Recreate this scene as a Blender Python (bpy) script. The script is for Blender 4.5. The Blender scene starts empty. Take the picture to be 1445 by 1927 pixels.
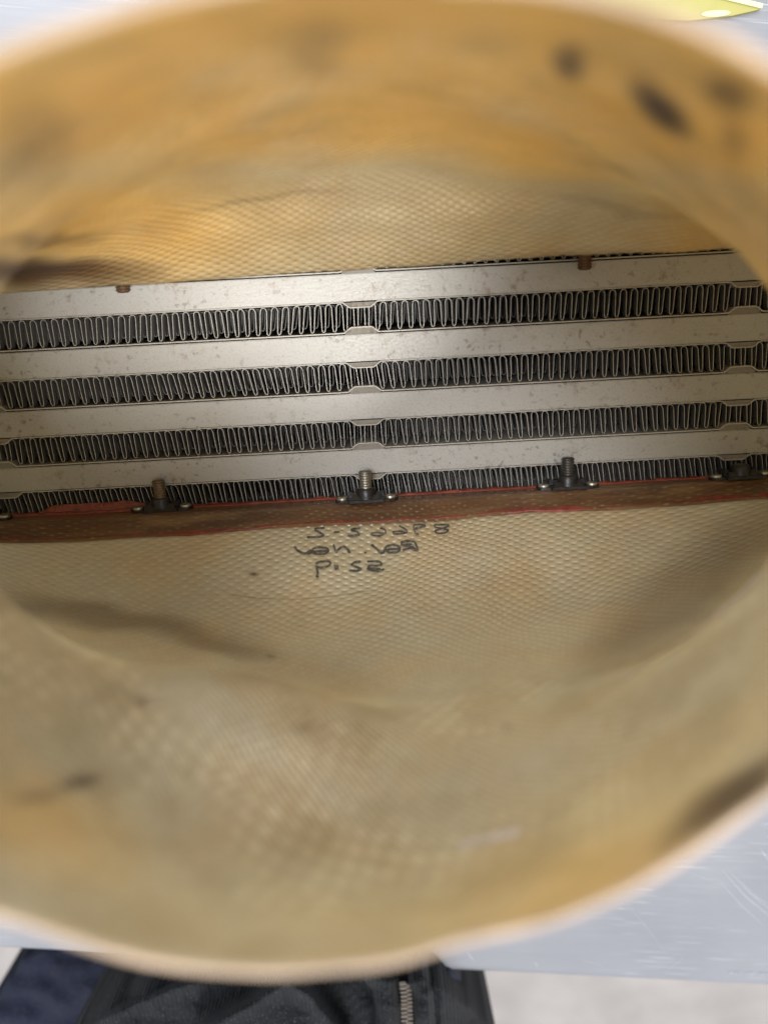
import bpy, bmesh, math, random
import numpy as np
from mathutils import Vector, Matrix, noise
from mathutils.bvhtree import BVHTree
random.seed(7)
scene = bpy.context.scene
COL = scene.collection
R = math.radians

# ------------------------------------------------------------------ camera
# metres; z = 0 is the air face of the oil cooler, +x runs along its bars
W, H, F = 1445.0, 1927.0, 1445.0
CAM = Vector((0, 0, .23))
ROT = Matrix.Rotation(R(-16.7), 3, 'X') @ Matrix.Rotation(R(-3.03), 3, 'Z')
cd = bpy.data.cameras.new('camera'); cam = bpy.data.objects.new('camera', cd); COL.objects.link(cam)
cam.matrix_world = Matrix.Translation(CAM) @ ROT.to_4x4()
cd.sensor_fit = 'HORIZONTAL'; cd.sensor_width = 9.8; cd.lens = 9.8
cd.clip_start = .001; cd.clip_end = 50
cd.dof.use_dof = True; cd.dof.focus_distance = .236; cd.dof.aperture_fstop = 9.8/3.8
scene.camera = cam

def ray(px, py):
    return (ROT @ Vector(((px-W/2)/F, (H/2-py)/F, -1))).normalized()
def P(px, py, h):                       # the point at height h seen at that place in the photograph
    d = ray(px, py); return CAM + d*((h-CAM.z)/d.z)

# ------------------------------------------------------------------ light
world = bpy.data.worlds.new('World'); scene.world = world; world.use_nodes = True
bg = world.node_tree.nodes['Background']; bg.inputs[0].default_value = (.88, .92, 1, 1); bg.inputs[1].default_value = .86
def area(name, loc, target, sx, sy, power, color):
    l = bpy.data.lights.new(name, 'AREA'); l.shape = 'RECTANGLE'; l.size = sx; l.size_y = sy; l.energy = power; l.color = color
    o = bpy.data.objects.new(name, l); COL.objects.link(o); o.location = loc
    o.rotation_euler = (Vector(target)-Vector(loc)).to_track_quat('-Z', 'Y').to_euler(); return o
area('ceiling_lamp', (.34, -.50, 1.85), (0, 0, 0), .7, .5, 40, (1, .97, .92))
area('ceiling_lamp', (-.35, .55, 1.9), (0, 0, 0), .5, .7, 22, (.97, .98, 1))
scene.view_settings.view_transform = 'Standard'; scene.view_settings.look = 'None'
scene.view_settings.exposure = 0.52; scene.view_settings.gamma = 1
scene.render.engine = 'CYCLES'; scene.cycles.max_bounces = 10; scene.cycles.diffuse_bounces = 6
scene.cycles.transmission_bounces = 8

# ------------------------------------------------------------------ helpers
def mesh(name, verts, faces, mat=None, parent=None, smooth=False, uvs=None):
    me = bpy.data.meshes.new(name); me.from_pydata([tuple(v) for v in verts], [], faces); me.update()
    if smooth: me.polygons.foreach_set('use_smooth', [True]*len(me.polygons))
    o = bpy.data.objects.new(name, me); COL.objects.link(o)
    if mat: me.materials.append(mat)
    if parent: o.parent = parent
    return o
def empty(name, label, cat, loc=(0, 0, 0), group=None):
    o = bpy.data.objects.new(name, None); COL.objects.link(o); o.location = loc; o.empty_display_size = .01
    o['label'] = label; o['category'] = cat
    if group: o['group'] = group
    return o
def tag(o, label=None, cat=None, kind=None):
    if label: o['label'] = label
    if cat: o['category'] = cat
    if kind: o['kind'] = kind
    return o
class G:                                # collects geometry for one mesh
    def __init__(s): s.v = []; s.f = []
    def add(s, v, f):
        n = len(s.v); s.v += [Vector(q) for q in v]; s.f += [tuple(i+n for i in q) for q in f]
    def box(s, a, b, M=None, bev=0):
        x0, y0, z0 = a; x1, y1, z1 = b
        bm = bmesh.new(); bmesh.ops.create_cube(bm, size=1)
        for v in bm.verts: v.co = Vector(((x0+x1)/2+v.co.x*(x1-x0), (y0+y1)/2+v.co.y*(y1-y0), (z0+z1)/2+v.co.z*(z1-z0)))
        if bev: bmesh.ops.bevel(bm, geom=bm.edges[:], offset=bev, segments=2, affect='EDGES')
        bm.verts.index_update()
        s.add([(M @ v.co if M else v.co) for v in bm.verts], [[v.index for v in f.verts] for f in bm.faces]); bm.free()
    def lathe(s, prof, n=24, M=None):   # prof: (radius, z)
        v = []; f = []
        for r, z in prof:
            for i in range(n):
                a = 2*math.pi*i/n; q = Vector((r*math.cos(a), r*math.sin(a), z)); v.append(M @ q if M else q)
        for k in range(len(prof)-1):
            for i in range(n): f.append((k*n+i, k*n+(i+1) % n, (k+1)*n+(i+1) % n, (k+1)*n+i))
        f.append(tuple(reversed(range(n)))); f.append(tuple((len(prof)-1)*n+i for i in range(n)))
        s.add(v, f)
    def prism(s, pts, z0, z1, M=None):
        n = len(pts); v = [Vector((x, y, z0)) for x, y in pts]+[Vector((x, y, z1)) for x, y in pts]
        if M: v = [M @ q for q in v]
        f = [tuple(reversed(range(n))), tuple(range(n, 2*n))]+[(i, (i+1) % n, n+(i+1) % n, n+i) for i in range(n)]
        s.add(v, f)
    def build(s, name, mat, parent=None, smooth=False): return mesh(name, s.v, s.f, mat, parent, smooth)
def smooth_by_angle(o, deg=35):
    me = o.data; me.polygons.foreach_set('use_smooth', [True]*len(me.polygons))
    bm = bmesh.new(); bm.from_mesh(me)
    for e in bm.edges:
        if len(e.link_faces) == 2 and e.calc_face_angle(0) > R(deg): e.smooth = False
    bm.to_mesh(me); bm.free(); return o

# ------------------------------------------------------------------ materials
class Mat:
    def __init__(s, name):
        s.m = bpy.data.materials.new(name); s.m.use_nodes = True; s.t = s.m.node_tree; s.b = s.t.nodes['Principled BSDF']
    def n(s, typ, **k):
        o = s.t.nodes.new(typ)
        for a, b in k.items(): setattr(o, a, b)
        return o
    def l(s, a, b): s.t.links.new(a, b)
    def tex(s, coord, scale, detail=4, rough=.5, stretch=None):
        t = s.n('ShaderNodeTexNoise'); t.inputs['Scale'].default_value = scale; t.inputs['Detail'].default_value = detail; t.inputs['Roughness'].default_value = rough
        if stretch:
            mp = s.n('ShaderNodeMapping'); mp.inputs['Scale'].default_value = stretch; s.l(coord, mp.inputs[0]); coord = mp.outputs[0]
        s.l(coord, t.inputs['Vector']); return t.outputs[0]
    def ramp(s, fac, stops):
        r = s.n('ShaderNodeValToRGB'); e = r.color_ramp.elements
        while len(e) < len(stops): e.new(.5)
        for q, (p, c) in zip(e, stops): q.position = p; q.color = (c, c, c, 1) if isinstance(c, (int, float)) else (*c, 1)
        s.l(fac, r.inputs[0]); return r.outputs[0]
    def mix(s, fac, a, b, mode='MIX'):
        x = s.n('ShaderNodeMix', data_type='RGBA', blend_type=mode)
        for i, q in ((0, fac), (6, a), (7, b)):
            if isinstance(q, (int, float)): x.inputs[i].default_value = q
            elif isinstance(q, tuple): x.inputs[i].default_value = (*q, 1)
            else: s.l(q, x.inputs[i])
        return x.outputs[2]
    def math(s, op, a, b=None, c=None):
        x = s.n('ShaderNodeMath', operation=op)
        for i, q in enumerate((a, b, c)):
            if q is None: continue
            if isinstance(q, (int, float)): x.inputs[i].default_value = q
            else: s.l(q, x.inputs[i])
        return x.outputs[0]
    def bump(s, h, dist, strength=1, normal=None):
        b = s.n('ShaderNodeBump'); b.inputs['Distance'].default_value = dist; b.inputs['Strength'].default_value = strength; s.l(h, b.inputs['Height'])
        if normal: s.l(normal, b.inputs['Normal'])
        s.l(b.outputs[0], s.b.inputs['Normal']); return b.outputs[0]
    def set(s, **k):
        for a, v in k.items():
            i = s.b.inputs[{'color': 'Base Color', 'rough': 'Roughness', 'metal': 'Metallic', 'coat': 'Coat Weight', 'spec': 'Specular IOR Level', 'coat_rough': 'Coat Roughness', 'sheen': 'Sheen Weight', 'alpha': 'Alpha'}[a]]
            if isinstance(v, (int, float)): i.default_value = v
            elif isinstance(v, tuple): i.default_value = (*v, 1)
            else: s.l(v, i)
        return s
    def obj(s): return s.n('ShaderNodeTexCoord').outputs['Object']

def aluminium(name, base, dirt, rough=.42, metal=.55):
    M = Mat(name); c = M.obj()
    big = M.ramp(M.tex(c, 45, 3), [(.3, 0), (.75, 1)])
    col = M.mix(big, base, tuple(q*.93 for q in base))
    col = M.mix(M.ramp(M.tex(c, 1500, 3, .7), [(.50, 0), (.72, .5)]), col, tuple(q*.55 for q in base))
    pit = M.math('MULTIPLY', M.ramp(M.tex(c, 420, 2, .6), [(.60, 0), (.67, 1)]), M.ramp(M.tex(c, 45, 2), [(.42, .2), (.60, 1)]))
    col = M.mix(M.math('MULTIPLY', pit, .5), col, (.10, .085, .07))
    rust = M.math('MULTIPLY', M.ramp(M.tex(c, 260, 6, .7), [(.52, 0), (.66, 1)]), M.ramp(M.tex(c, 42, 3, .6), [(.50, 0), (.62, 1)]))
    col = M.mix(M.math('MULTIPLY', rust, dirt), col, (.20, .12, .065))
    M.set(color=col, metal=metal, rough=M.ramp(M.tex(c, 1400, 3), [(.3, rough-.04), (.7, rough+.06)]))
    M.bump(M.tex(c, 1100, 3, .6, (.3, 1, 1)), .00012, .35)
    return M.m
M_BAR = aluminium('bar aluminium', (.44, .435, .42), .7, .47, .40)
M_PLATE = aluminium('plate aluminium', (.46, .445, .405), .6, .45, .3)
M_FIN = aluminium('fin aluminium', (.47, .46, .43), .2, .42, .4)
M_FINSHADE = aluminium('dull shaded fin', (.19, .185, .175), .2, .5, .3)
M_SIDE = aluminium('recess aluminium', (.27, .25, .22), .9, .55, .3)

def plain(name, col, rough=.5, metal=0, var=.25, scale=300, bump=.0001, coat=0, sheen=0, spec=.5):
    M = Mat(name); c = M.obj()
    f = M.ramp(M.tex(c, scale, 5, .6), [(.3, 0), (.7, 1)])
    M.set(color=M.mix(f, tuple(q*(1-var) for q in col), tuple(min(1, q*(1+var)) for q in col)), rough=rough, metal=metal, coat=coat, sheen=sheen, spec=spec)
    if bump: M.bump(M.tex(c, scale*3, 4, .6), bump, .6)
    return M.m
M_BLACK = plain('black oxide steel', (.035, .035, .038), .38, .6, .4, 500)
M_RIVET = plain('rivet metal', (.42, .40, .33), .36, .8, .2, 700)
M_RUST = plain('rusty screw', (.13, .075, .045), .6, .5, .5, 800)
M_SEAL = plain('red sealant', (.20, .045, .03), .42, 0, .35, 500, .0004)
M_INK = plain('marker ink', (.06, .06, .06), .45, 0, .5, 900, 0)
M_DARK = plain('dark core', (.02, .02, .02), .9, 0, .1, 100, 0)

# laid-up glass cloth under amber resin: UVs are metres along the cloth
def glass(name, strip=False):
    M = Mat(name); nt = M.t
    uv = M.n('ShaderNodeTexCoord').outputs['UV']; oc = M.obj()
    wob = M.n('ShaderNodeTexNoise'); wob.inputs['Scale'].default_value = 22; wob.inputs['Detail'].default_value = 2; M.l(uv, wob.inputs['Vector'])
    v1 = M.n('ShaderNodeVectorMath', operation='SUBTRACT'); M.l(wob.outputs['Color'], v1.inputs[0]); v1.inputs[1].default_value = (.5, .5, .5)
    v2 = M.n('ShaderNodeVectorMath', operation='SCALE'); M.l(v1.outputs[0], v2.inputs[0]); v2.inputs['Scale'].default_value = .012
    v3 = M.n('ShaderNodeVectorMath', operation='ADD'); M.l(uv, v3.inputs[0]); M.l(v2.outputs[0], v3.inputs[1])
    sp = M.n('ShaderNodeSeparateXYZ'); M.l(v3.outputs[0], sp.inputs[0])
    pitch = .0023
    su = M.math('SINE', M.math('MULTIPLY', sp.outputs[0], 2*math.pi/(pitch*1.1)))
    sv = M.math('SINE', M.math('MULTIPLY', sp.outputs[1], 2*math.pi/pitch))
    w = M.math('MULTIPLY', su, sv)                                    # over / under
    w2 = M.math('MULTIPLY_ADD', w, .5, .5)
    yarn = M.math('POWER', M.math('MAXIMUM', w2, 0.0), 3.0)
    am = M.n('ShaderNodeAttribute', attribute_name='amber').outputs['Fac']
    st = M.n('ShaderNodeAttribute', attribute_name='stain_shade').outputs['Fac']
    dk = M.n('ShaderNodeAttribute', attribute_name='dark_spot').outputs['Fac']
    n1 = M.ramp(M.tex(oc, 24, 5, .55), [(.3, 0), (.7, 1)])
    n2 = M.ramp(M.tex(oc, 70, 4, .6), [(.35, 0), (.7, 1)])
    pale = M.mix(n1, (.56, .53, .42), (.49, .445, .33))
    ambc = M.mix(n1, (.84, .57, .18), (.74, .44, .11))
    col = M.mix(am, pale, ambc)
    blot = M.ramp(M.tex(oc, 48, 3, .5), [(.50, 0), (.60, 1)])
    col = M.mix(M.math('MULTIPLY', blot, .24), col, (.66, .43, .17))
    col = M.mix(M.math('MULTIPLY', M.ramp(M.tex(oc, 33, 4, .6), [(.53, 0), (.66, 1)]), .35), col, (.72, .66, .56))
    col = M.mix(M.math('MULTIPLY', n2, .30), col, (.40, .25, .12))
    col = M.mix(M.math('MULTIPLY', M.math('MULTIPLY', yarn, M.ramp(M.tex(uv, 420, 2, .6), [(.35, .25), (.65, 1)])), .62), col, (.86, .80, .62))  # noisy pale dashes put the weave's sparkle into the colour
    # heavier cloth in the neck, its glints painted as pale yarn in patches
    sq = M.n('ShaderNodeSeparateXYZ'); mp = M.n('ShaderNodeMapping'); mp.inputs['Rotation'].default_value = (0, 0, .5); M.l(v3.outputs[0], mp.inputs[0]); M.l(mp.outputs[0], sq.inputs[0])
    rw = M.math('MULTIPLY_ADD', M.math('MULTIPLY', M.math('SINE', M.math('MULTIPLY', sq.outputs[0], 2*math.pi/.0075)), M.math('SINE', M.math('MULTIPLY', sq.outputs[1], 2*math.pi/.0052))), .5, .5)
    neck = M.ramp(M.math('MULTIPLY', sp.outputs[1], -1), [(.070, 0), (.105, 1)])
    rmask = M.math('MULTIPLY', neck, M.ramp(M.tex(oc, 30, 3, .6), [(.50, 0), (.63, 1)]))
    col = M.mix(M.math('MULTIPLY', M.ramp(rw, [(.45, 0), (.85, 1)]), M.math('MULTIPLY', rmask, .58)), col, (.90, .83, .62))
    mot = M.ramp(M.tex(oc, 85, 5, .65), [(.48, 0), (.60, 1)])
    col = M.mix(M.math('MULTIPLY', M.math('MULTIPLY', mot, neck), .38), col, (.36, .27, .13))
    grain = M.ramp(M.tex(uv, 500, 3, .7), [(.35, 0), (.75, .25)])
    col = M.mix(grain, col, (.30, .24, .13))
    if strip:
        streak = M.ramp(M.tex(uv, 260, 5, .7, (.22, 1.6, 1)), [(.45, 0), (.68, 1)])
        col = M.mix(M.ramp(M.tex(uv, 60, 4), [(.4, 0), (.65, 1)]), (.085, .04, .018), (.13, .062, .026))
        col = M.mix(M.math('MULTIPLY', streak, .16), col, (.46, .35, .20))
        dash = M.math('MULTIPLY', M.ramp(yarn, [(.35, 0), (.7, 1)]), M.ramp(M.tex(uv, 300, 3, .7), [(.45, 0), (.62, 1)]))
        col = M.mix(M.math('MULTIPLY', dash, .28), col, (.52, .42, .27))
        col = M.mix(M.math('MULTIPLY', M.ramp(M.tex(uv, 28, 5, .7, (.6, 2, 1)), [(.58, 0), (.70, 1)]), .38), col, (.42, .30, .15))
    else:
        col = M.mix(st, col, (.17, .075, .025))
        col = M.mix(dk, col, (.085, .062, .075))
    M.set(color=col, rough=M.math('MULTIPLY_ADD', n2, .16, .28), coat=.6, coat_rough=.18, spec=.5)
    hgt = M.math('ADD', M.math('MULTIPLY', yarn, 1.0), M.math('MULTIPLY', M.tex(uv, 60, 3), 1.5))
    nb = M.bump(hgt, .00050 if not strip else .00015, .9)
    M.l(nb, M.b.inputs['Coat Normal'])
    if not strip:                       # thin laminate lets some light through
        tr = M.n('ShaderNodeBsdfTranslucent'); M.l(M.mix(M.math('MAXIMUM', st, dk), M.mix(.5, col, M.mix(am, (.88, .84, .68), (1, .74, .30))), (.05, .03, .02)), tr.inputs[0])
        mx = M.n('ShaderNodeMixShader'); mx.inputs[0].default_value = .48
        M.l(M.b.outputs[0], mx.inputs[1]); M.l(tr.outputs[0], mx.inputs[2])
        M.l(mx.outputs[0], nt.nodes['Material Output'].inputs[0])
    return M.m
M_GLASS = glass('resin glass cloth'); M_STRIP = glass('brown bonded strip', True)
M_EDGE = plain('pale cut laminate edge', (.28, .205, .14), .5, 0, .35, 60)

def table_mat():
    M = Mat('brushed stainless'); c = M.obj()
    br = M.tex(c, 900, 3, .6, (.02, 1, 1))
    col = M.mix(M.ramp(M.tex(c, 6, 4), [(.3, 0), (.7, 1)]), (.15, .153, .17), (.225, .23, .245))
    vo = None
    sc = None
    for ang, s, th in ((.6, 1.0, .70), (-1.0, .8, .69), (1.9, 1.3, .71), (-.55, .9, .70)):
        mp = M.n('ShaderNodeMapping'); mp.inputs['Rotation'].default_value = (0, 0, ang); mp.inputs['Scale'].default_value = (34*s, 1500*s, 1); M.l(c, mp.inputs[0])
        t = M.n('ShaderNodeTexNoise'); t.inputs['Scale'].default_value = 1; t.inputs['Detail'].default_value = 1; M.l(mp.outputs[0], t.inputs['Vector'])
        line = M.math('MULTIPLY', M.ramp(t.outputs[0], [(th-.02, 0), (th+.03, 1)]), M.ramp(M.tex(c, 19*s, 2), [(.45, .1), (.62, 1)]))
        sc = line if sc is None else M.math('MAXIMUM', sc, line)
    col = M.mix(M.math('MULTIPLY', sc, .13), col, (.9, .9, .93))
    M.set(color=col, metal=.35, rough=M.math('ADD', M.ramp(br, [(.3, .36), (.7, .46)]), M.math('MULTIPLY', sc, .2)))
    M.bump(br, .0001, .25); return M.m
M_TABLE = table_mat()
M_FLOOR = plain('concrete floor', (.33, .30, .28), .7, 0, .14, 9, .0008)

# ------------------------------------------------------------------ the setting: table top, floor
TH = -.025
a = P(1445, 1866, TH); b = P(870, 1838, TH); dirx = (a-b); dirx.z = 0; dirx.normalize(); diry = Vector((-dirx.y, dirx.x, 0))
TM = Matrix(((dirx.x, diry.x, 0, b.x), (dirx.y, diry.y, 0, b.y), (0, 0, 1, TH), (0, 0, 0, 1)))
tb = empty('steel_table', 'brushed stainless steel worktable under the amber duct, scratched at lower right', 'table')
tb.matrix_world = TM
def strip_profile(prof, x0, x1, nx, name, mat, parent):    # profile in (y,z) swept along x
    v = []; f = []; n = len(prof)
    for i in range(nx+1):
        x = x0+(x1-x0)*i/nx
        v += [(x, y, z) for y, z in prof]
    for i in range(nx):
        for k in range(n-1): f.append((i*n+k, i*n+k+1, (i+1)*n+k+1, (i+1)*n+k))
    return mesh(name, v, f, mat, parent, True)
rr = .006
prof = [(.75, -.04), (.75, 0)]+[(rr*1.0-rr*math.sin(t*math.pi/16), -rr+rr*math.cos(t*math.pi/16)) for t in range(0, 9)]+[(0, -.032)]+[(.004-.004*math.cos(t*math.pi/8), -.032-.004*math.sin(t*math.pi/8)) for t in range(1, 5)]+[(.75, -.04)]
t_ = strip_profile(prof, -1.0, .9, 1, 'table_top', M_TABLE, tb); smooth_by_angle(t_, 50)
g = G()
for lx in (-.94, .84):
    for ly in (.06, .69): g = G(); g.box((lx-.02, ly-.02, -.875), (lx+.02, ly+.02, -.0405), bev=.003); g.build('leg', M_TABLE, tb)
# the tiny stamped marks on the front edge of the top, at the right
g = G(); x0 = (P(1362, 1858, TH)-b).length
for i in range(26):
    if i in (2, 7, 13, 14, 20): continue
    x = x0+i*.0009+random.uniform(-.0001, .0001); hh = random.choice((.0012, .0017, .0014)); yy = .0085
    g.box((x, yy, .00005), (x+.00035, yy+hh, .00016))
    if i % 3: g.box((x, yy+random.choice((0, hh*.5, hh-.0003)), .00005), (x+.0008, yy+random.choice((0, hh*.5, hh-.0003))+.0003, .00017))
g.build('stamped_mark', plain('grey stamp', (.2, .2, .23), .5, 0, .1, 100, 0), tb)
fl = mesh('floor', [(-4, -4, -.9), (4, -4, -.9), (4, 4, -.9), (-4, 4, -.9)], [(0, 1, 2, 3)], M_FLOOR); tag(fl, kind='structure')
M_SCR = plain('bright scratch', (.42, .42, .46), .3, .5, .1, 200, 0)
for L, wd in (([(1360, 1640), (1405, 1690), (1460, 1735)], .00016), ([(1372, 1640), (1412, 1683), (1462, 1722)], .00012), ([(1350, 1655), (1395, 1705), (1440, 1745)], .00010), ([(1385, 1650), (1425, 1690), (1465, 1712)], .00009),
              ([(1432, 1600), (1448, 1622)], .0002), ([(878, 1792), (893, 1811)], .00016), ([(1005, 1812), (1013, 1820)], .00018), ([(1080, 1800), (1140, 1822)], .00007), ([(1180, 1700), (1250, 1790)], .00006), ([(1290, 1640), (1345, 1660)], .00008), ([(1240, 1840), (1290, 1800)], .00006)):
    q = [P(x, y, TH+.00006) for x, y in L]; v = []; f = []
    pts_ = [q[0].lerp(q[1], i/6) for i in range(6)]+([q[1].lerp(q[2], i/6) for i in range(7)] if len(q) > 2 else [q[1]])
    for i, p in enumerate(pts_):
        d = (pts_[min(len(pts_)-1, i+1)]-pts_[max(0, i-1)]).normalized(); sd = Vector((-d.y, d.x, 0)); w_ = wd*.6*(.25+.75*math.sin(math.pi*i/(len(pts_)-1)))
        v += [p-sd*w_, p+sd*w_]
    for i in range(len(pts_)-1): f.append((2*i, 2*i+2, 2*i+3, 2*i+1))
    o = mesh('scratch', v, f, M_SCR); o.parent = tb; o.matrix_parent_inverse = TM.inverted()

# green-yellow slab with a pale edge behind the rim, top right
pts = [P(1150, -45, TH), P(1424, 21, TH), P(1372, 33, TH), P(1290, 42, TH), P(1080, 30, TH)]
M_YG = plain('yellow green plastic', (.27, .25, .07), .5, 0, .08, 60); M_YE = plain('pale yellow edge', (.50, .52, .27), .5, 0, .05, 60)
yg = empty('plastic_tag', 'flat yellow green plastic tag on the steel table behind the duct rim, top right', 'tag', tuple(pts[1]))
g = G(); o0 = pts[1]; q = [(p-o0) for p in pts]; g.prism([(p.x, p.y) for p in reversed(q)], .0002, .0022); g.build('tag_body', M_YG, yg)
g = G(); dd = (q[0]-q[1]).normalized(); nn = Vector((-dd.y, dd.x, 0)); nn = nn if nn.y > 0 else -nn
g.prism([(q[1].x, q[1].y), (q[1].x+nn.x*.0012, q[1].y+nn.y*.0012), (q[0].x+nn.x*.0012, q[0].y+nn.y*.0012), (q[0].x, q[0].y)], .0002, .0030); g.build('raised_edge', M_YE, yg)
c_ = P(1346, 25, TH+.0022)-o0; g = G(); g.prism([(c_.x+.0042*math.cos(t*math.pi/10), c_.y+.0008*math.sin(t*math.pi/10)) for t in range(20)], .0022, .0026)
g.build('pale_sticker', M_YE, yg)

# ------------------------------------------------------------------ oil cooler
ck = empty('oil_cooler', 'grey aluminium oil cooler with bars and folded fins at the bottom of the duct', 'oil cooler', (0, 0, -.0245))
def part(o): o.parent = ck; o.matrix_parent_inverse = Matrix.Translation((0, 0, .0245)); return o
ys = [P(584, y, 0).y for y in (573, 631, 687, 741, 796, 845.5, 898.5)]      # gap top, gap bottom, ...
pitchY = (ys[0]-ys[6])/3
gapH = ((ys[0]-ys[1])+(ys[2]-ys[3])+(ys[4]-ys[5]))/3
gaps = []                                # (top, bottom) of each fin row in world y
for k in range(-1, 4):
    top = ys[0]-k*pitchY if not 0 <= k < 4 else (ys[0], ys[2], ys[4], ys[6])[k]
    gaps.append((top, top-gapH))
X0, X1 = -.165, .165
D0 = P(679, 600, 0).x; DS = P(1405, 560, 0).x-D0
dims = [D0-DS, D0, D0+DS]
BACK = -.0225
for i in range(len(gaps)+1):             # bars between the rows
    if i == 0: y1 = gaps[0][0]+.008; y0 = gaps[0][0]
    elif i == len(gaps): y1 = gaps[-1][1]; y0 = y1-.004
    else: y1 = gaps[i-1][1]-.00075; y0 = gaps[i][0]
    g = G(); g.box((X0, y0+.00035, BACK), (X1, y1, 0), bev=.00022); part(smooth_by_angle(g.build('bar', M_BAR), 60))
def plate_path(yb, s):                   # s=+1: bulges to -y (top plate of a fin row), -1: bulges to +y
    pts = [(X0, yb)]
    for d in dims:
        for dx, dy in ((-.0054, 0), (-.0049, .0001), (-.0034, .0013), (-.0028, .00155), (.0028, .00155), (.0034, .0013), (.0049, .0001), (.0054, 0)):
            pts.append((d+dx, yb-s*dy))
    pts.append((X1, yb)); return pts
def ribbon(pts, t, z0, z1):              # thin wall standing on z along a path
    g = G(); n = len(pts); L = []; Rr = []
    for i, (x, y) in enumerate(pts):
        a_ = pts[max(0, i-1)]; b_ = pts[min(n-1, i+1)]; dx, dy = b_[0]-a_[0], b_[1]-a_[1]; l = math.hypot(dx, dy) or 1
        nx, ny = -dy/l*t/2, dx/l*t/2; L.append((x+nx, y+ny)); Rr.append((x-nx, y-ny))
    v = []
    for i in range(n): v += [(*L[i], z1), (*Rr[i], z1), (*Rr[i], z0), (*L[i], z0)]
    f = []
    for i in range(n-1):
        for k in range(4): f.append((i*4+k, i*4+(k+1) % 4, i*4+4+(k+1) % 4, i*4+4+k))
    g.add(v, f); return g
for gi, (yt, yb) in enumerate(gaps):
    o = part(ribbon(plate_path(yt+.0001, 1), .00032, -.018, .0001).build('crimped_plate', M_PLATE))
    o = part(ribbon(plate_path(yb-.0002, -1), .00036, -.018, .0001).build('crimped_plate', M_PLATE))
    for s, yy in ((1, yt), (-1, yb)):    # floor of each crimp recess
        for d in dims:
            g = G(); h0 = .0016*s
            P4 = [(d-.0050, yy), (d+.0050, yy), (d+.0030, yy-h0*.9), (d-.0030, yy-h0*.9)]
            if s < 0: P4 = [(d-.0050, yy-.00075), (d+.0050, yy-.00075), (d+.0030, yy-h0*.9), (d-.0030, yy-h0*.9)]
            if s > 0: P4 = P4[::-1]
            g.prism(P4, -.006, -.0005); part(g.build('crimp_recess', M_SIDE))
PITCH = .00318
def fin_strip(yt, yb, seed):
    rnd = random.Random(seed); g = G(); t = .00018
    top = yt-.00022; bot = yb+.00022
    layers = [(-.0009, -.0038, 0), (-.0050, -.0084, .27), (-.0092, -.0130, -.10)]
    n = int((X1-X0)/PITCH)
    nf = []
    lean0 = {0: .02, 1: -.02, 2: .06, 3: .05, 4: .10}[seed]
    off = [noise.noise(Vector((k*.15, seed*7.3, 1))) for k in range(n+1)]; jit = [rnd.uniform(-.03, .03) for _ in range(4*(n+2))]
    for li, (z1, z0, o_) in enumerate(layers):
        for side in (0,):
            pts = []
            for k in range(n):
                ln = (lean0+off[k]*.10)*PITCH*1.6
                base = X0+(k+o_)*PITCH
                def xx(u, v, j=0):       # v: 0 bottom 1 top
                    inner = .5+(jit[4*k+j] if li == 0 else jit[(4*k+j+5) % len(jit)])*.5
                    return base+u*PITCH+(inner-.5)*PITCH*.35+(v-.5)*-ln*2
                r = .13
                dm = min(abs(base+.5*PITCH-d) for d in dims); dp = 0*max(0, min(1, (.0054-dm)/.0016))
                tt, bb = (top-dp, bot+dp) if li == 0 else (top-.0004-dp, bot+.0011+dp)
                hgt = tt-bb
                # down leg, bottom loop, up leg, top loop
                for (u, yv) in ((.06, tt-.0011), (.075, (tt+bb)/2+.001*(1+jit[4*k])), (.11, bb+.0011), (.145, bb+.00045), (.22, bb+.0001), (.32, bb+.0001), (.40, bb+.00045), (.44, bb+.0011), (.475, (tt+bb)/2), (.50, tt-.0011), (.545, tt-.0005), (.63, tt-.00012), (.93, tt-.00012), (1.01, tt-.0005)):
                    if u > .6: u = .66+(u-.63)*.75 if u < .95 else .985
                    pts.append((xx(u, (yv-bb)/hgt, 1), yv))
            g2 = ribbon(pts, t, z0, z1); g.add(g2.v, g2.f); nf.append(len(g.f))
    o = g.build('fin_strip', M_FIN); o.data.materials.append(M_FINSHADE)
    o.data.polygons.foreach_set('material_index', [0 if (i < nf[0] and i % 4 == 0) else 1 for i in range(len(g.f))])   # bare cut edge / dull flank; back layers darkened too, gap shade as colour
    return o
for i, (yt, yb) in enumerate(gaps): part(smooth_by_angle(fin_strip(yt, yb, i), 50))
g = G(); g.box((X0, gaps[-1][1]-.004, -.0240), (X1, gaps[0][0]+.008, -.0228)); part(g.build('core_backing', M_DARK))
for x0, x1 in ((X0-.022, X0-.0003), (X1+.0003, X1+.022)):
    g = G(); g.box((x0, gaps[-1][1]-.004, -.024), (x1, gaps[0][0]+.008, 0), bev=.004); part(smooth_by_angle(g.build('end_tank', M_BAR)))

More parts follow.
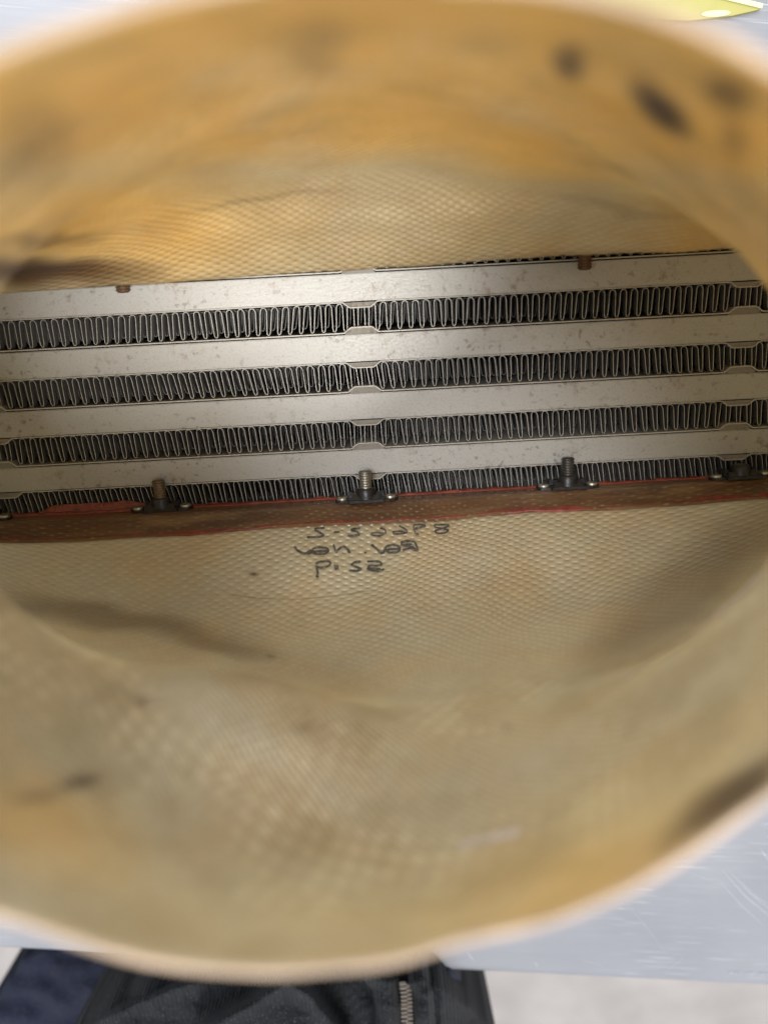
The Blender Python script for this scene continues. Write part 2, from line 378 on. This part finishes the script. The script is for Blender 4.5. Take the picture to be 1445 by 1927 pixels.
# ------------------------------------------------------------------ duct shell
duct = empty('air_duct', 'amber woven fibreglass duct with an oval mouth, sealed round the grey cooler', 'duct')
NPH = 480
RIMFIT = np.polyfit([-.15, 0, .2, .4, .6, .7, .8, 1, 1.25, 1.445, 1.6], [1672, 1735, 1794, 1828, 1840, 1834, 1818, 1758, 1645, 1530, 1420], 4)
def sel(c, a, b, n, rot, h, k):          # superellipse loop in photograph space lifted to heights: h=(top,side,bottom)
    t = 2*math.pi*k/NPH; ct, st = math.cos(t), math.sin(t)
    rho = (abs(ct)**n+abs(st)**n)**(-1/n); x = a*ct*rho; y = b*st*rho
    # even spread of the corners
    r = R(rot); X = c[0]+x*math.cos(r)+y*math.sin(r); Y = c[1]+x*math.sin(r)*-1+y*math.cos(r)*1
    if n == 7.0 and y < 0: Y += min(1, -y/b*1.2)*(7-.002*(X-722))
    if a == 816 and y > 0: Y -= 95*math.exp(-((X-470)/250)**2)*min(1, y/b*1.6)     # the fold at lower left
    if a == 1175 and y > 0 and -250 < X < 1700:            # the mouth's lower edge is not quite an oval
        w_ = min(1, (X+250)/250, (1700-X)/250); w_ = w_*w_*(3-2*w_); Y = Y*(1-w_)+w_*(float(np.polyval(RIMFIT, X/1000))-27)
    s = y/b; hh = h[1]*(1-abs(s)) + (h[2] if s > 0 else h[0])*abs(s)
    return P(X, Y, hh)
RINGS = [
    ((640, 866), 1175, 917, 2.0, 10.8, (.166, .166, .166)),
    ((700, 850), 965, 775, 2.0, 6, (.135, .140, .140)),
    ((708, 810), 816, 590, 2.0, 3.0, (.085, .108, .105)),
    ((720, 815), 905, 478, 2.5, 3.2, (.050, .078, .080)),
    ((720, 785), 960, 356, 3.6, 3.4, (.034, .044, .042)),
    ((720, 739), 985, 241, 7.0, 3.45, (.020, .016, .015)),
]
BASE = ((720, 686), 960, 248, 9.0, 3.2, (0, 0, 0))
LIPB = ((720, 708), 975, 238, 8.0, 3.4, (.017, .008, .008))
def cr(p0, p1, p2, p3, t):
    return .5*((2*p1)+(p2-p0)*t+(2*p0-5*p1+4*p2-p3)*t*t+(3*p1-p0-3*p2+p3)*t*t*t)
SEG = 26
cols = []
for k in range(NPH):
    c = [sel(*r, k) for r in RINGS]; n = len(c); col = []
    for i in range(n-1):
        p0 = c[i-1] if i else c[0]*2-c[1]; p3 = c[i+2] if i+2 < n else c[i+1]*2-c[i]
        for j in range(SEG): col.append(cr(p0, c[i], c[i+1], p3, j/SEG))
    e = c[-1]; l = sel(*LIPB, k); b_ = sel(*BASE, k)
    for j in range(4): col.append(e.lerp(l, j/4))
    for j in range(5): col.append(l.lerp(b_, j/4))
    cols.append(col)
NV = len(cols[0])
# low uneven waves of the hand-laid cloth
ref = [sum((cols[(k+1) % NPH][m]-cols[k][m]).length for m in (40, 70, 100))/3 for k in range(NPH)]
ua = [0]
for k in range(NPH): ua.append(ua[-1]+ref[k])
va = [[0] for _ in range(NPH)]
for k in range(NPH):
    for m in range(1, NV): va[k].append(va[k][-1]+(cols[k][m]-cols[k][m-1]).length)
inner = []
for k in range(NPH):
    for m in range(NV):
        p = cols[k][m]; nb = cols[(k+1) % NPH][m]-cols[k-1][m]; dn = cols[k][min(NV-1, m+1)]-cols[k][max(0, m-1)]
        nrm = dn.cross(nb); nrm = nrm.normalized() if nrm.length > 1e-12 else Vector((0, 0, 1))
        fade = min(1, (NV-1-m)/14)
        rimf = max(0, 1-m/8)
        p = p+Vector((noise.noise(p*55), noise.noise(p*55+Vector((7, 7, 7))), 0))*.0016*rimf
        w = noise.fractal(p*26, 1, 2, 3)*.0013+noise.noise(p*75)*.00035
        inner.append((p+nrm*w*fade, nrm))
# does nrm point inward (towards the axis)?
ctr = Vector((0, -.03, .1)); mid = inner[5*NV+60]
sgn = 1 if (ctr-mid[0]).dot(mid[1]) > 0 else -1
TK = .0009
verts = [p for p, q in inner]+[p-q*sgn*TK for p, q in inner]
NN = NPH*NV; faces = []; midx = []; fuv = []
for k in range(NPH):
    k2 = (k+1) % NPH
    for m in range(NV-1):
        A, B, C_, D = k*NV+m, k2*NV+m, k2*NV+m+1, k*NV+m+1
        faces.append((A, B, C_, D)); midx.append(0)
        faces.append((NN+D, NN+C_, NN+B, NN+A)); midx.append(0)
    A, B = k*NV, k2*NV; faces.append((A, NN+A, NN+B, B)); midx.append(1)
    A, B = k*NV+NV-1, k2*NV+NV-1; faces.append((B, NN+B, NN+A, A)); midx.append(1)
sh = mesh('duct_shell', verts, faces, M_GLASS, duct, True); sh.data.materials.append(M_EDGE)
sh.data.polygons.foreach_set('material_index', midx)
# UV: metres along the cloth; the seam sits out of sight at the back
uvl = sh.data.uv_layers.new(name='cloth'); buf = [0.0]*(2*len(sh.data.loops)); li = 0
for f in faces:
    ks = [(i % NN)//NV for i in f]; wrap = max(ks)-min(ks) > NPH//2
    for i in f:
        j = i % NN; k, m = divmod(j, NV); u = ua[k] if not (wrap and k == 0) else ua[NPH]
        buf[2*li] = u; buf[2*li+1] = va[k][m]-va[k][-1]; li += 1
uvl.data.foreach_set('uv', buf)
# resin colour, stains, dark spots and the left fold's painted-in shade, placed on the wall where the photograph has them
Rinv = ROT.transposed()
def proj(p):
    q = Rinv @ (p-CAM)
    if q.z > -.005: return (-9999, -9999)
    return (W/2-F*q.x/q.z, H/2+F*q.y/q.z)
def blob(x, y, cx, cy, rx, ry, ang=0):
    a_ = R(ang); dx, dy = x-cx, y-cy; u = (dx*math.cos(a_)+dy*math.sin(a_))/rx; v = (-dx*math.sin(a_)+dy*math.cos(a_))/ry
    d = math.sqrt(u*u+v*v); return max(0, min(1, 1.5-d*1.0)) if d < 1.5 else 0
STAIN_SHADE = [(100, 512, 170, 22, 0, .85), (60, 455, 120, 10, -5, .35), (505, 373, 130, 4, -9, .32), (1375, 175, 40, 26, 30, .55), (600, 95, 50, 50, 0, .18),  # first entry darkens a long streak at the left of the lip
          (1180, 395, 110, 12, 12, .12), (210, 1165, 230, 22, 9, .30), (400, 1208, 110, 18, 12, .25), (475, 1086, 9, 4, 0, .9), (262, 1320, 10, 7, 0, .5), (60, 260, 70, 70, 20, .22),  # the two long bands at lower left paint the fold's shade brown
          (385, 1232, 5, 3, 0, .7), (508, 1235, 5, 3, 0, .6), (1385, 260, 30, 36, 0, .28), (575, 1375, 22, 10, 0, .25), (1370, 1500, 130, 30, -35, .5), (1010, 1290, 8, 6, 0, .12),
          (1290, 1110, 230, 60, -38, .26)]
DARK_SPOTS = [(1073, 118, 27, 30, 0, .7), (1240, 205, 60, 24, 42, .9), (1222, 160, 20, 9, 50, .4), (150, 1472, 34, 11, -10, .55), (70, 1500, 50, 12, -12, .28), (1345, 165, 24, 16, 0, .25), (1385, 1492, 95, 22, -35, .6), (70, 505, 90, 10, -2, .45), (955, 1368, 10, 6, 0, .15)]
at = {n_: sh.data.attributes.new(n_, 'FLOAT', 'POINT') for n_ in ('amber', 'stain_shade', 'dark_spot')}
A_ = [0.0]*(2*NN); S_ = [0.0]*(2*NN); I_ = [0.0]*(2*NN)
for k in range(NPH):
    for m in range(NV):
        i = k*NV+m; p = inner[i][0]; x, y = proj(p)
        nz = noise.fractal(p*40, 1, 2, 3)*.35
        jx = x+noise.noise(p*90)*14; jy = y+noise.noise(p*90+Vector((9, 9, 9)))*14
        back = p.y > -.005
        if back: am = max(0, min(1, (330-y+40*noise.noise(p*30))/60+.12*(y < 600)))*.65+.33
        else: am = .12
        am += blob(x+jx-x+60*noise.noise(p*35), y+60*noise.noise(p*30), 90, 1590, 130, 80)*.35+.3*nz+blob(x, y, 1150, 1700, 350, 160, -25)*.35+blob(x, y, 1380, 480, 170, 200)*.35+blob(x, y, 200, 420, 300, 90)*.6
        s = max([blob(jx, jy, *q[:5])*q[5] for q in STAIN_SHADE])
        if 350 < x < 1400 and 330 < y < 600: s = max(s*.9, 0)
        ink = max([blob(x+(jx-x)*.4, y+(jy-y)*.4, *q[:5])*q[5] for q in DARK_SPOTS])  # strength of the dark spots
        for off in (0, NN): A_[i+off] = max(0, min(1, am)); S_[i+off] = s; I_[i+off] = ink
for n_, q in (('amber', A_), ('stain_shade', S_), ('dark_spot', I_)): at[n_].data.foreach_set('value', q)

# wall lookups
bvh = BVHTree.FromPolygons([tuple(v) for v in verts[:NN]], [f for f in faces[0::1] if max(f) < NN and len(f) == 4])
def hit(px, py):
    loc, nr, idx, dist = bvh.ray_cast(CAM, ray(px, py))
    if loc is None: return None, None
    if nr.dot(ray(px, py)) > 0: nr = -nr
    return loc, nr
# brown strip bonded round the foot of the wall, red sealant at both its edges
KB = [k for k in range(NPH) if math.sin(2*math.pi*k/NPH) > .0]        # lower (near) side
def band(m0, m1, off, name, mat, ks=KB, jit=0, parent=duct, th=.0004, uvscale=1):
    ms = [m0+(m1-m0)*i/10 for i in range(11)]
    v = []; f = []; uv = []
    def samp(k, m):
        a0 = int(math.floor(m)); a0 = max(0, min(NV-2, a0)); t = m-a0
        p = inner[k*NV+a0][0].lerp(inner[k*NV+a0+1][0], t); q = inner[k*NV+a0][1]*sgn; vv = va[k][a0]*(1-t)+va[k][a0+1]*t-va[k][-1]
        return p, q, vv
    for k in ks:
        for j, m in enumerate(ms):
            e = (noise.noise(Vector((ua[k]*60, j//6*9.7, m0)))+noise.noise(Vector((ua[k]*260, j//6*5.7, m0)))*.6)*jit*(abs(j-5)/5)
            p, q, vv = samp(k, m+e); o_ = off if 0 < j < 10 else -.0003
            v.append(p+q*o_*(1+ (noise.noise(p*500)*.5 if jit else 0))); uv.append((ua[k], vv))
    for i in range(len(ks)-1):
        for j in range(10): f.append((i*11+j, (i+1)*11+j, (i+1)*11+j+1, i*11+j+1))
    o = mesh(name, v, f, mat, parent, True); ul = o.data.uv_layers.new(name='cloth'); ul.data.foreach_set('uv', [c for fc in f for ix in fc for c in uv[ix]]); return o
M5 = 5*SEG
band(M5-1.2, NV-1.3, .0005, 'bonded_strip', M_STRIP)
band(M5-.30, M5+.16, .0006, 'sealant_line', M_SEAL, jit=1.1)
band(NV-1.9, NV-1.0, .0009, 'sealant_bead', M_SEAL, jit=.9)

# red sealant squeezed over the foot of the fins at the left
g = G()
yb4 = None
def base_pt(px):                         # foot of the near wall under a picture column
    best = min(KB, key=lambda k: abs(proj(inner[k*NV+NV-1][0])[0]-px)); return inner[best*NV+NV-1][0]
xa = base_pt(-150).x; xb = base_pt(1600).x
NX = 420; v = []; f = []
def foot_y(x):
    best = min(KB, key=lambda k: abs(inner[k*NV+NV-1][0].x-x)); return inner[best*NV+NV-1][0].y
for i in range(NX+1):
    x = xa+(xb-xa)*i/NX; fy = foot_y(x)
    px = proj(Vector((x, fy, 0)))[0]
    over = .0006+max(0, noise.noise(Vector((x*180, 3, 0))))*.0010+max(0, noise.noise(Vector((x*900, 7, 0))))*.0004
    over += .0024*max(0, min(1, (px-70)/40))*max(0, min(1, (300-px)/50))
    z = .0009
    for j in range(7):
        t = j/6; v.append((x, fy-.0004+(over+.0004)*t, (z*math.sqrt(max(0, 1-t*t))-.0003*t+.00025*noise.noise(Vector((x*1300, t*4, 0))))))
for i in range(NX):
    for j in range(6): f.append((i*7+j, (i+1)*7+j, (i+1)*7+j+1, i*7+j+1))
mesh('sealant_smear', v, f, M_SEAL, duct, True)

# nut plates with rivets and screws on the near wall
def frame_at(px, py):
    loc, nr = hit(px, py)
    x = Vector((1, 0, 0)); x = (x-nr*x.dot(nr)).normalized(); y = nr.cross(x)
    return Matrix(((x.x, y.x, nr.x, loc.x), (x.y, y.y, nr.y, loc.y), (x.z, y.z, nr.z, loc.z), (0, 0, 0, 1)))
def thread(r, z0, z1, n, pitch=.00078):
    pr = [(r*.8, z0)]; z = z0
    while z < z1-pitch: pr += [(r*.86, z+.02*pitch), (r, z+pitch*.42), (r, z+pitch*.58), (r*.86, z+pitch*.98)]; z += pitch
    pr += [(r*.86, z1-.0004), (r*.70, z1-.0001), (r*.2, z1)]; return pr
def nut_plate(px, py, screw=True, mat_screw=M_BLACK, twist=0, sl=.0088, lab=None):
    M = frame_at(px, py) @ Matrix.Rotation(twist, 4, 'Z')
    e = bpy.data.objects.new('nut_plate', None); COL.objects.link(e); e.parent = duct; e.matrix_world = M; e.empty_display_size = .004
    z0 = .00055
    g = G()
    out = []
    for s in (1, -1):                    # eared outline
        for t in range(7):
            a_ = -math.pi/2+math.pi*t/6; out.append((s*(.0074+.0022*math.cos(a_)), s*(.0022*math.sin(a_))))
    g.prism([(x, y*1.0) for x, y in out], z0, z0+.0007)
    g.prism([(-.0052, -.0033), (.0052, -.0033), (.0062, 0), (.0052, .0030), (-.0052, .0030), (-.0062, 0)], z0, z0+.0009)
    for s in (-1, 1):                    # folded flank
        g.add([(-.0050, s*.0034, z0), (.0050, s*.0034, z0), (.0042, s*.0016, z0+.0022), (-.0042, s*.0016, z0+.0022), (-.0046, s*.0006, z0+.0007), (.0046, s*.0006, z0+.0007)], [(0, 1, 2, 3), (3, 2, 5, 4), (0, 3, 4), (1, 5, 2)])
        g.box((s*.0048-.0006, .0010, z0+.0004), (s*.0048+.0006, .0030, z0+.0026), bev=.0002)
    o = g.build('plate_body', M_BLACK, e); smooth_by_angle(o, 30)
    g = G(); g.lathe([(.0031, z0+.0004), (.0029, z0+.0020), (.00265, z0+.0036), (.0023, z0+.0040), (.0018, z0+.00405)], 28); smooth_by_angle(g.build('barrel', M_BLACK, e), 40)
    for s in (-1, 1):
        g = G(); g.lathe([(.0017, z0+.0006), (.00178, z0+.0010), (.0016, z0+.00135), (.0012, z0+.0015), (.0004, z0+.00155)], 20, Matrix.Translation((s*.0073, 0, 0))); smooth_by_angle(g.build('rivet', M_RIVET, e), 40)
    if screw:
        g = G(); g.lathe(thread(.00195, z0+.003, sl, 0), 24, Matrix.Rotation(R(random.uniform(-2, 2)), 4, 'X')); smooth_by_angle(g.build('screw', mat_screw, e), 60)
    return e
M_SC1 = plain('steel screw', (.27, .26, .23), .38, .8, .3, 900); M_SC2 = plain('browned screw', (.16, .12, .08), .5, .6, .4, 900); M_SC3 = plain('dark screw', (.07, .068, .065), .42, .7, .4, 900)
nut_plate(306, 962, mat_screw=M_SC2, sl=.0100)
nut_plate(690, 945, mat_screw=M_SC1, sl=.0100)
nut_plate(1068, 921, mat_screw=M_SC3, sl=.0100)
nut_plate(1393, 902, screw=False)
nut_plate(-36, 980, mat_screw=M_SC2)
# two screws of the far wall, poking out from under its lip
for px, ty in ((233, 551), (1100, 508)):
    tip = P(px, ty, .006); g = G(); M = Matrix.Translation(tip) @ Vector((0, -1, 0)).to_track_quat('Z', 'Y').to_matrix().to_4x4()
    g.lathe([(r, z-.016) for r, z in thread(.00205, 0, .016, 0)], 24, M); smooth_by_angle(g.build('far_screw', M_RUST, duct), 60)

# marker writing on the cloth, as it stands (read backwards)
Z5 = lambda L: [(560+x/5.558, 840+y/5.558) for x, y in L]
STROKES = [[(465, 390), (418, 391), (410, 400), (440, 414), (462, 430), (440, 439), (368, 441)], [(514, 413), (548, 411)],
           [(1145, 371), (1060, 373), (1064, 386), (1108, 393), (1142, 377)], [(1106, 392), (1062, 406), (1074, 419), (1120, 418), (1140, 401), (1108, 393)],
           [(300, 490), (316, 512), (345, 528), (385, 530), (404, 508)]]
STROKES = [[(450+x/2.89, 860+y/2.89) for x, y in s] for s in STROKES]
STROKES += [Z5(s) for s in (
    [(655, 866), (570, 870), (558, 888), (618, 896), (652, 928), (570, 946), (518, 942)],
    [(860, 860), (905, 872), (928, 895), (900, 928), (850, 944), (780, 938), (762, 912), (830, 908), (905, 914)],
    [(1060, 838), (1112, 864), (1150, 893), (1140, 914), (1060, 922), (1002, 924), (992, 900), (1070, 894), (1130, 906)],
    [(1340, 832), (1270, 822), (1212, 828), (1212, 862), (1236, 928), (1268, 920)], [(1216, 872), (1290, 852), (1338, 834)],
    [(20, 1112), (60, 1134), (100, 1126), (130, 1098), (160, 1124), (200, 1134), (290, 1132), (330, 1102), (300, 1070), (220, 1062), (150, 1080), (160, 1108), (240, 1104), (325, 1100)],
    [(375, 1030), (384, 1078), (404, 1122), (420, 1088), (482, 1050), (520, 1080), (548, 1126)], [(380, 1040), (396, 1110)], [(694, 1118), (722, 1122)],
    [(768, 1034), (830, 1080), (866, 1124), (900, 1120), (916, 1070), (936, 1046)], [(775, 1040), (850, 1100)],
    [(930, 1050), (1000, 1036), (1060, 1052), (1076, 1082), (1040, 1118), (950, 1118), (918, 1096), (980, 1082), (1065, 1078)],
    [(1076, 1014), (1150, 996), (1225, 1006), (1244, 1050), (1262, 1102), (1200, 1062), (1110, 1046), (1080, 1024)], [(1096, 1094), (1180, 1070), (1262, 1102)], [(1100, 1040), (1200, 1030)],
    [(186, 1240), (230, 1214), (310, 1208), (350, 1226), (320, 1262), (250, 1278), (196, 1268), (212, 1330), (196, 1372), (224, 1366)], [(196, 1250), (214, 1350)],
    [(388, 1246), (400, 1304)], [(412, 1246), (420, 1300)],
    [(658, 1214), (590, 1222), (556, 1248), (610, 1268), (670, 1290), (620, 1314), (536, 1304)],
    [(726, 1214), (800, 1208), (866, 1218), (886, 1248), (820, 1258), (760, 1250)], [(722, 1284), (790, 1312), (850, 1316), (908, 1290)], [(760, 1250), (728, 1280), (800, 1290), (870, 1296)])]
v = []; f = []
def dens(s):
    o = []
    for a_, b_ in zip(s, s[1:]):
        n = max(1, int(math.hypot(b_[0]-a_[0], b_[1]-a_[1])/1.5))
        for i in range(n): o.append((a_[0]+(b_[0]-a_[0])*i/n, a_[1]+(b_[1]-a_[1])*i/n))
    o.append(s[-1]); 
    for _ in range(2): o = [o[0]]+[((o[i-1][0]+2*o[i][0]+o[i+1][0])/4, (o[i-1][1]+2*o[i][1]+o[i+1][1])/4) for i in range(1, len(o)-1)]+[o[-1]]
    return o
for si, s in enumerate(STROKES):
    pts = []
    for q in dens(s):
        loc, nr = hit(*q)
        if loc is not None: pts.append((loc+nr*.00035, nr))
    n0 = len(v)
    for i, (p, nr) in enumerate(pts):
        d = (pts[min(len(pts)-1, i+1)][0]-pts[max(0, i-1)][0]).normalized(); sd = nr.cross(d).normalized()
        up = Vector((0, 0, 1)); wd = .00026+.00020*abs(sd.dot(up)); wd *= (1+.35*noise.noise(p*900))*(.78 if q[1] < 1008 and si < 9 else 1.0)
        if i in (0, len(pts)-1): wd *= .5
        v += [p+sd*wd, p-sd*wd]
    for i in range(len(pts)-1): f.append((n0+2*i, n0+2*i+1, n0+2*i+3, n0+2*i+2))
IM = Mat('dried marker ink'); oc_ = IM.obj()
br_ = IM.ramp(IM.tex(oc_, 1300, 3, .7), [(.50, 0), (.68, 1)])
IM.set(color=IM.mix(IM.math('MULTIPLY', br_, .55), (.05, .05, .05), (.42, .37, .27)), rough=.4)
mesh('handwriting', v, f, IM.m, duct, True)
# a fine crease line and a scuff
def line_on_wall(pts, wd, name, mat, off=.0003):
    v = []; f = []; hp = [h_ for h_ in (hit(*q) for q in dens(pts)) if h_[0] is not None]
    for i, (p, nr) in enumerate(hp):
        d = (hp[min(len(hp)-1, i+1)][0]-hp[max(0, i-1)][0]).normalized(); sd = nr.cross(d).normalized(); w_ = wd*(1 if 3 < i < len(hp)-4 else .3)*(1+.6*noise.noise(p*400))
        v += [p+nr*off+sd*w_, p+nr*off-sd*w_]
    for i in range(len(hp)-1): f.append((2*i, 2*i+1, 2*i+3, 2*i+2))
    return mesh(name, v, f, mat, duct, True)
M_CREASE = plain('resin crease', (.26, .21, .13), .4, 0, .2, 300, 0)
line_on_wall([(432, 1120), (480, 1127), (560, 1130), (620, 1124), (700, 1113)], .00011, 'crease_line', M_CREASE)
M_SCUFF = plain('pale scuff', (.8, .75, .7), .5, 0, .2, 300, 0)
M_FOLD_GLINT = plain('pale fold highlight', (.78, .75, .78), .3, 0, .25, 200, 0)
line_on_wall([(1436, 1085), (1380, 1140), (1310, 1198), (1230, 1248), (1170, 1285)], .0011, 'fold_highlight', M_FOLD_GLINT, .0006)  # pale ribbon painted in as the highlight along the right fold
line_on_wall([(862, 1602), (900, 1590), (945, 1580), (985, 1570)], .0011, 'scuff_mark', M_SCUFF, .0006)

# ------------------------------------------------------------------ person at the table edge
def cloth(name, c1, c2, rib):
    M = Mat(name); oc = M.obj(); uv = M.n('ShaderNodeTexCoord').outputs['UV']
    sp = M.n('ShaderNodeSeparateXYZ'); M.l(uv, sp.inputs[0])
    r_ = M.math('SINE', M.math('MULTIPLY', sp.outputs[0], 2*math.pi/rib))
    col = M.mix(M.ramp(M.tex(oc, 25, 5), [(.3, 0), (.7, 1)]), c1, c2)
    col = M.mix(M.ramp(M.tex(oc, 1500, 2, .8), [(.62, 0), (.72, .35)]), col, (.22, .23, .25))
    M.set(color=col, rough=.9, sheen=.03, spec=.15)
    M.bump(M.math('ADD', M.math('MULTIPLY', r_, .5), M.math('MULTIPLY', M.tex(oc, 1200, 3, .7), 1.2)), .0005, .7)
    return M.m
M_JACKET = cloth('black knit', (.0045, .005, .006), (.009, .010, .012), .0016)
M_NAVY = cloth('navy cloth', (.004, .0055, .014), (.007, .009, .021), .0011)
person = empty('person', 'person in a black zipped knit jacket and navy trousers standing at the table edge', 'person', tuple(P(450, 1900, -.9)))
def pp(o): o.parent = person; o.matrix_parent_inverse = person.matrix_world.inverted(); return o
person.matrix_world = Matrix.Translation(P(450, 1900, -.9)); bpy.context.view_layer.update()
def seg_d(x, y, pl):
    best = 1e9
    for (x0, y0), (x1, y1) in zip(pl, pl[1:]):
        dx, dy = x1-x0, y1-y0; t = max(0, min(1, ((x-x0)*dx+(y-y0)*dy)/(dx*dx+dy*dy))); best = min(best, math.hypot(x-x0-t*dx, y-y0-t*dy))
    return best
def grid_surf(name, mat, xs, top, ybot, ny, hf, skirt, parent, uvs=True):
    v = []; f = []; uv = []; rows = ny+1+6; nx = len(xs)
    for i, x in enumerate(xs):
        yt = top(x)
        for j in range(rows):
            if j < 6:                    # hem turned down and back under
                t = 1-j/6; p = P(x, yt, hf(x, yt)); p = p+Vector((0, -.010*t+.004*math.sin(t*3), -skirt*t*t))
            else:
                y = yt+(ybot-yt)*((j-6)/ny)**1.2; p = P(x, y, hf(x, y))
            v.append(p)
    for i in range(nx-1):
        for j in range(rows-1): f.append((i*rows+j, i*rows+j+1, (i+1)*rows+j+1, (i+1)*rows+j))
    o = mesh(name, v, f, mat, None, True); ul = o.data.uv_layers.new(name='cloth')
    ul.data.foreach_set('uv', [c for fc in f for ix in fc for c in (v[ix].x, v[ix].y+v[ix].z)]); return pp(o)
def interp(tab, x):
    if x <= tab[0][0]: return tab[0][1]
    for (x0, y0), (x1, y1) in zip(tab, tab[1:]):
        if x <= x1:
            t = (x-x0)/(x1-x0); t = t*t*(3-2*t); return y0+(y1-y0)*t
    return tab[-1][1]
# trousers: hips and two legs, one continuous body
bm = bmesh.new(); vs = []
hipc = P(440, 2010, -.20)
pts = [(0, 0, 0), (0, -.005, .10), (-.085, .01, -.05), (-.10, .02, -.35), (-.10, .0, -.66), (.085, .01, -.05), (.10, .02, -.35), (.10, 0, -.66), (0, -.02, .30)]
for p in pts: vs.append(bm.verts.new(hipc+Vector(p)))
for a_, b_ in ((0, 1), (0, 2), (2, 3), (3, 4), (0, 5), (5, 6), (6, 7), (1, 8)): bm.edges.new((vs[a_], vs[b_]))
me = bpy.data.meshes.new('body'); bm.to_mesh(me); bm.free(); body = bpy.data.objects.new('body', me); COL.objects.link(body)
md = body.modifiers.new('skin', 'SKIN'); sv = me.skin_vertices[0].data
for s_, r_ in zip(sv, ((.12, .10), (.115, .09), (.085, .09), (.065, .065), (.05, .05), (.085, .09), (.065, .065), (.05, .05), (.13, .10))): s_.radius = r_
sv[0].use_root = True
body.modifiers.new('sub', 'SUBSURF').levels = 2; body.modifiers['sub'].render_levels = 2
me.materials.append(M_NAVY); pp(body); body['label'] = 'hips and legs in navy trousers'
# trouser fronts as seen left and right of the jacket
hnL = lambda x, y: -.065+.004*math.exp(-(seg_d(x, y, [(0, 1905), (120, 1850), (260, 1830)])/26)**2)+.0035*math.exp(-(seg_d(x, y, [(30, 1940), (160, 1870), (330, 1850)])/22)**2)+.00006*(y-1850)+.003*noise.noise(Vector((x*.02, y*.03, 0)))
topL = lambda x: interp([(-60, 1960), (-10, 1885), (20, 1842), (45, 1806), (90, 1790), (480, 1800)], x)
grid_surf('trouser_front', M_NAVY, [-60+i*6 for i in range(91)], topL, 2080, 40, hnL, .12, person)
hnR = lambda x, y: -.022-.00025*max(0, x-840)+.00005*(y-1850)+.005*noise.noise(Vector((x*.03, y*.03, 5)))
topR = lambda x: interp([(640, 1825), (860, 1836), (868, 1845), (872, 1870), (880, 1896), (886, 1960)], x)
grid_surf('trouser_front', M_NAVY, [640+i*3 for i in range(83)], topR, 2080, 40, hnR, .12, person)
# jacket
F1 = [(150, 1935), (260, 1880), (350, 1848), (470, 1828), (600, 1822)]; F2 = [(370, 1940), (470, 1885), (540, 1842), (585, 1868), (640, 1935)]
R1 = [(708, 1838), (722, 1852), (730, 1900), (728, 1990)]; R2 = [(788, 1850), (796, 1870), (800, 1920), (812, 1990)]; ZC = [(762, 1848), (764, 1880), (768, 1990)]
def interp_l(tab, x):
    if x <= tab[0][0]: return tab[0][1]
    for (x0, y0), (x1, y1) in zip(tab, tab[1:]):
        if x <= x1: return y0+(y1-y0)*(x-x0)/(x1-x0)
    return tab[-1][1]
def hj(x, y):
    h = -.022+.00010*(y-1830)
    st_ = lambda t: 1/(1+math.exp(-max(-30, min(30, t))))
    h += (.013*st_((y-interp_l(F1, x)+4)/5)+.006*math.exp(-(seg_d(x, y, F1)/22)**2))*st_((x-160)/30)
    h += (.015*st_((y-interp_l(F2, x)+4)/5)+.007*math.exp(-(seg_d(x, y, F2)/24)**2))*st_((640-x)/10)*st_((x-380)/10)
    h += .014*math.sqrt(max(0, 1-(seg_d(x, y, R1)/23)**2))+.013*math.sqrt(max(0, 1-(seg_d(x, y, R2)/19)**2))
    h -= .002*math.exp(-(seg_d(x, y, ZC)/11)**2)
    h += .002*noise.noise(Vector((x*.02, y*.025, 2)))+.0004*noise.noise(Vector((x*.09, y*.09, 2)))
    return h-.00035*max(0, x-830)
topJ = lambda x: interp([(120, 1975), (160, 1925), (250, 1880), (350, 1843), (450, 1822), (560, 1808), (640, 1815), (690, 1826), (715, 1824), (742, 1832), (752, 1848), (775, 1848), (782, 1838), (800, 1840), (815, 1856), (840, 1872), (880, 1898), (915, 1930), (940, 1970)], x)
grid_surf('jacket', M_JACKET, [120+i*2.4 for i in range(342)], topJ, 2120, 90, hj, .05, person)
# jacket back and sides round the body, above the frame
# zip: tape and teeth
M_ZIP = plain('zip metal', (.30, .27, .24), .35, .9, .1, 900, 0)
zt = G()
for i in range(22):
    y = 1852+i*7.6; x = interp(ZC and [(1848, 762), (1880, 765), (2020, 770)], y)
    for s in (-1, 1):
        c_ = P(x+s*4.6, y+(3.8 if s > 0 else 0), hj(x, y)+.0030); zt.box(c_-Vector((.0013, .00042, .0006)), c_+Vector((.0013, .00042, .0006)), bev=.00015)
    if i == 0: continue
pp(zt.build('zip_teeth', M_ZIP))
v = []; f = []
for i in range(30):
    y = 1847+i*6; x = interp([(1848, 762), (1880, 765), (2020, 770)], y)
    v += [P(x-11, y, hj(x, y)+.0012), P(x+11, y, hj(x, y)+.0012)]
for i in range(29): f.append((2*i, 2*i+1, 2*i+3, 2*i+2))
pp(mesh('zip_tape', v, f, M_JACKET))
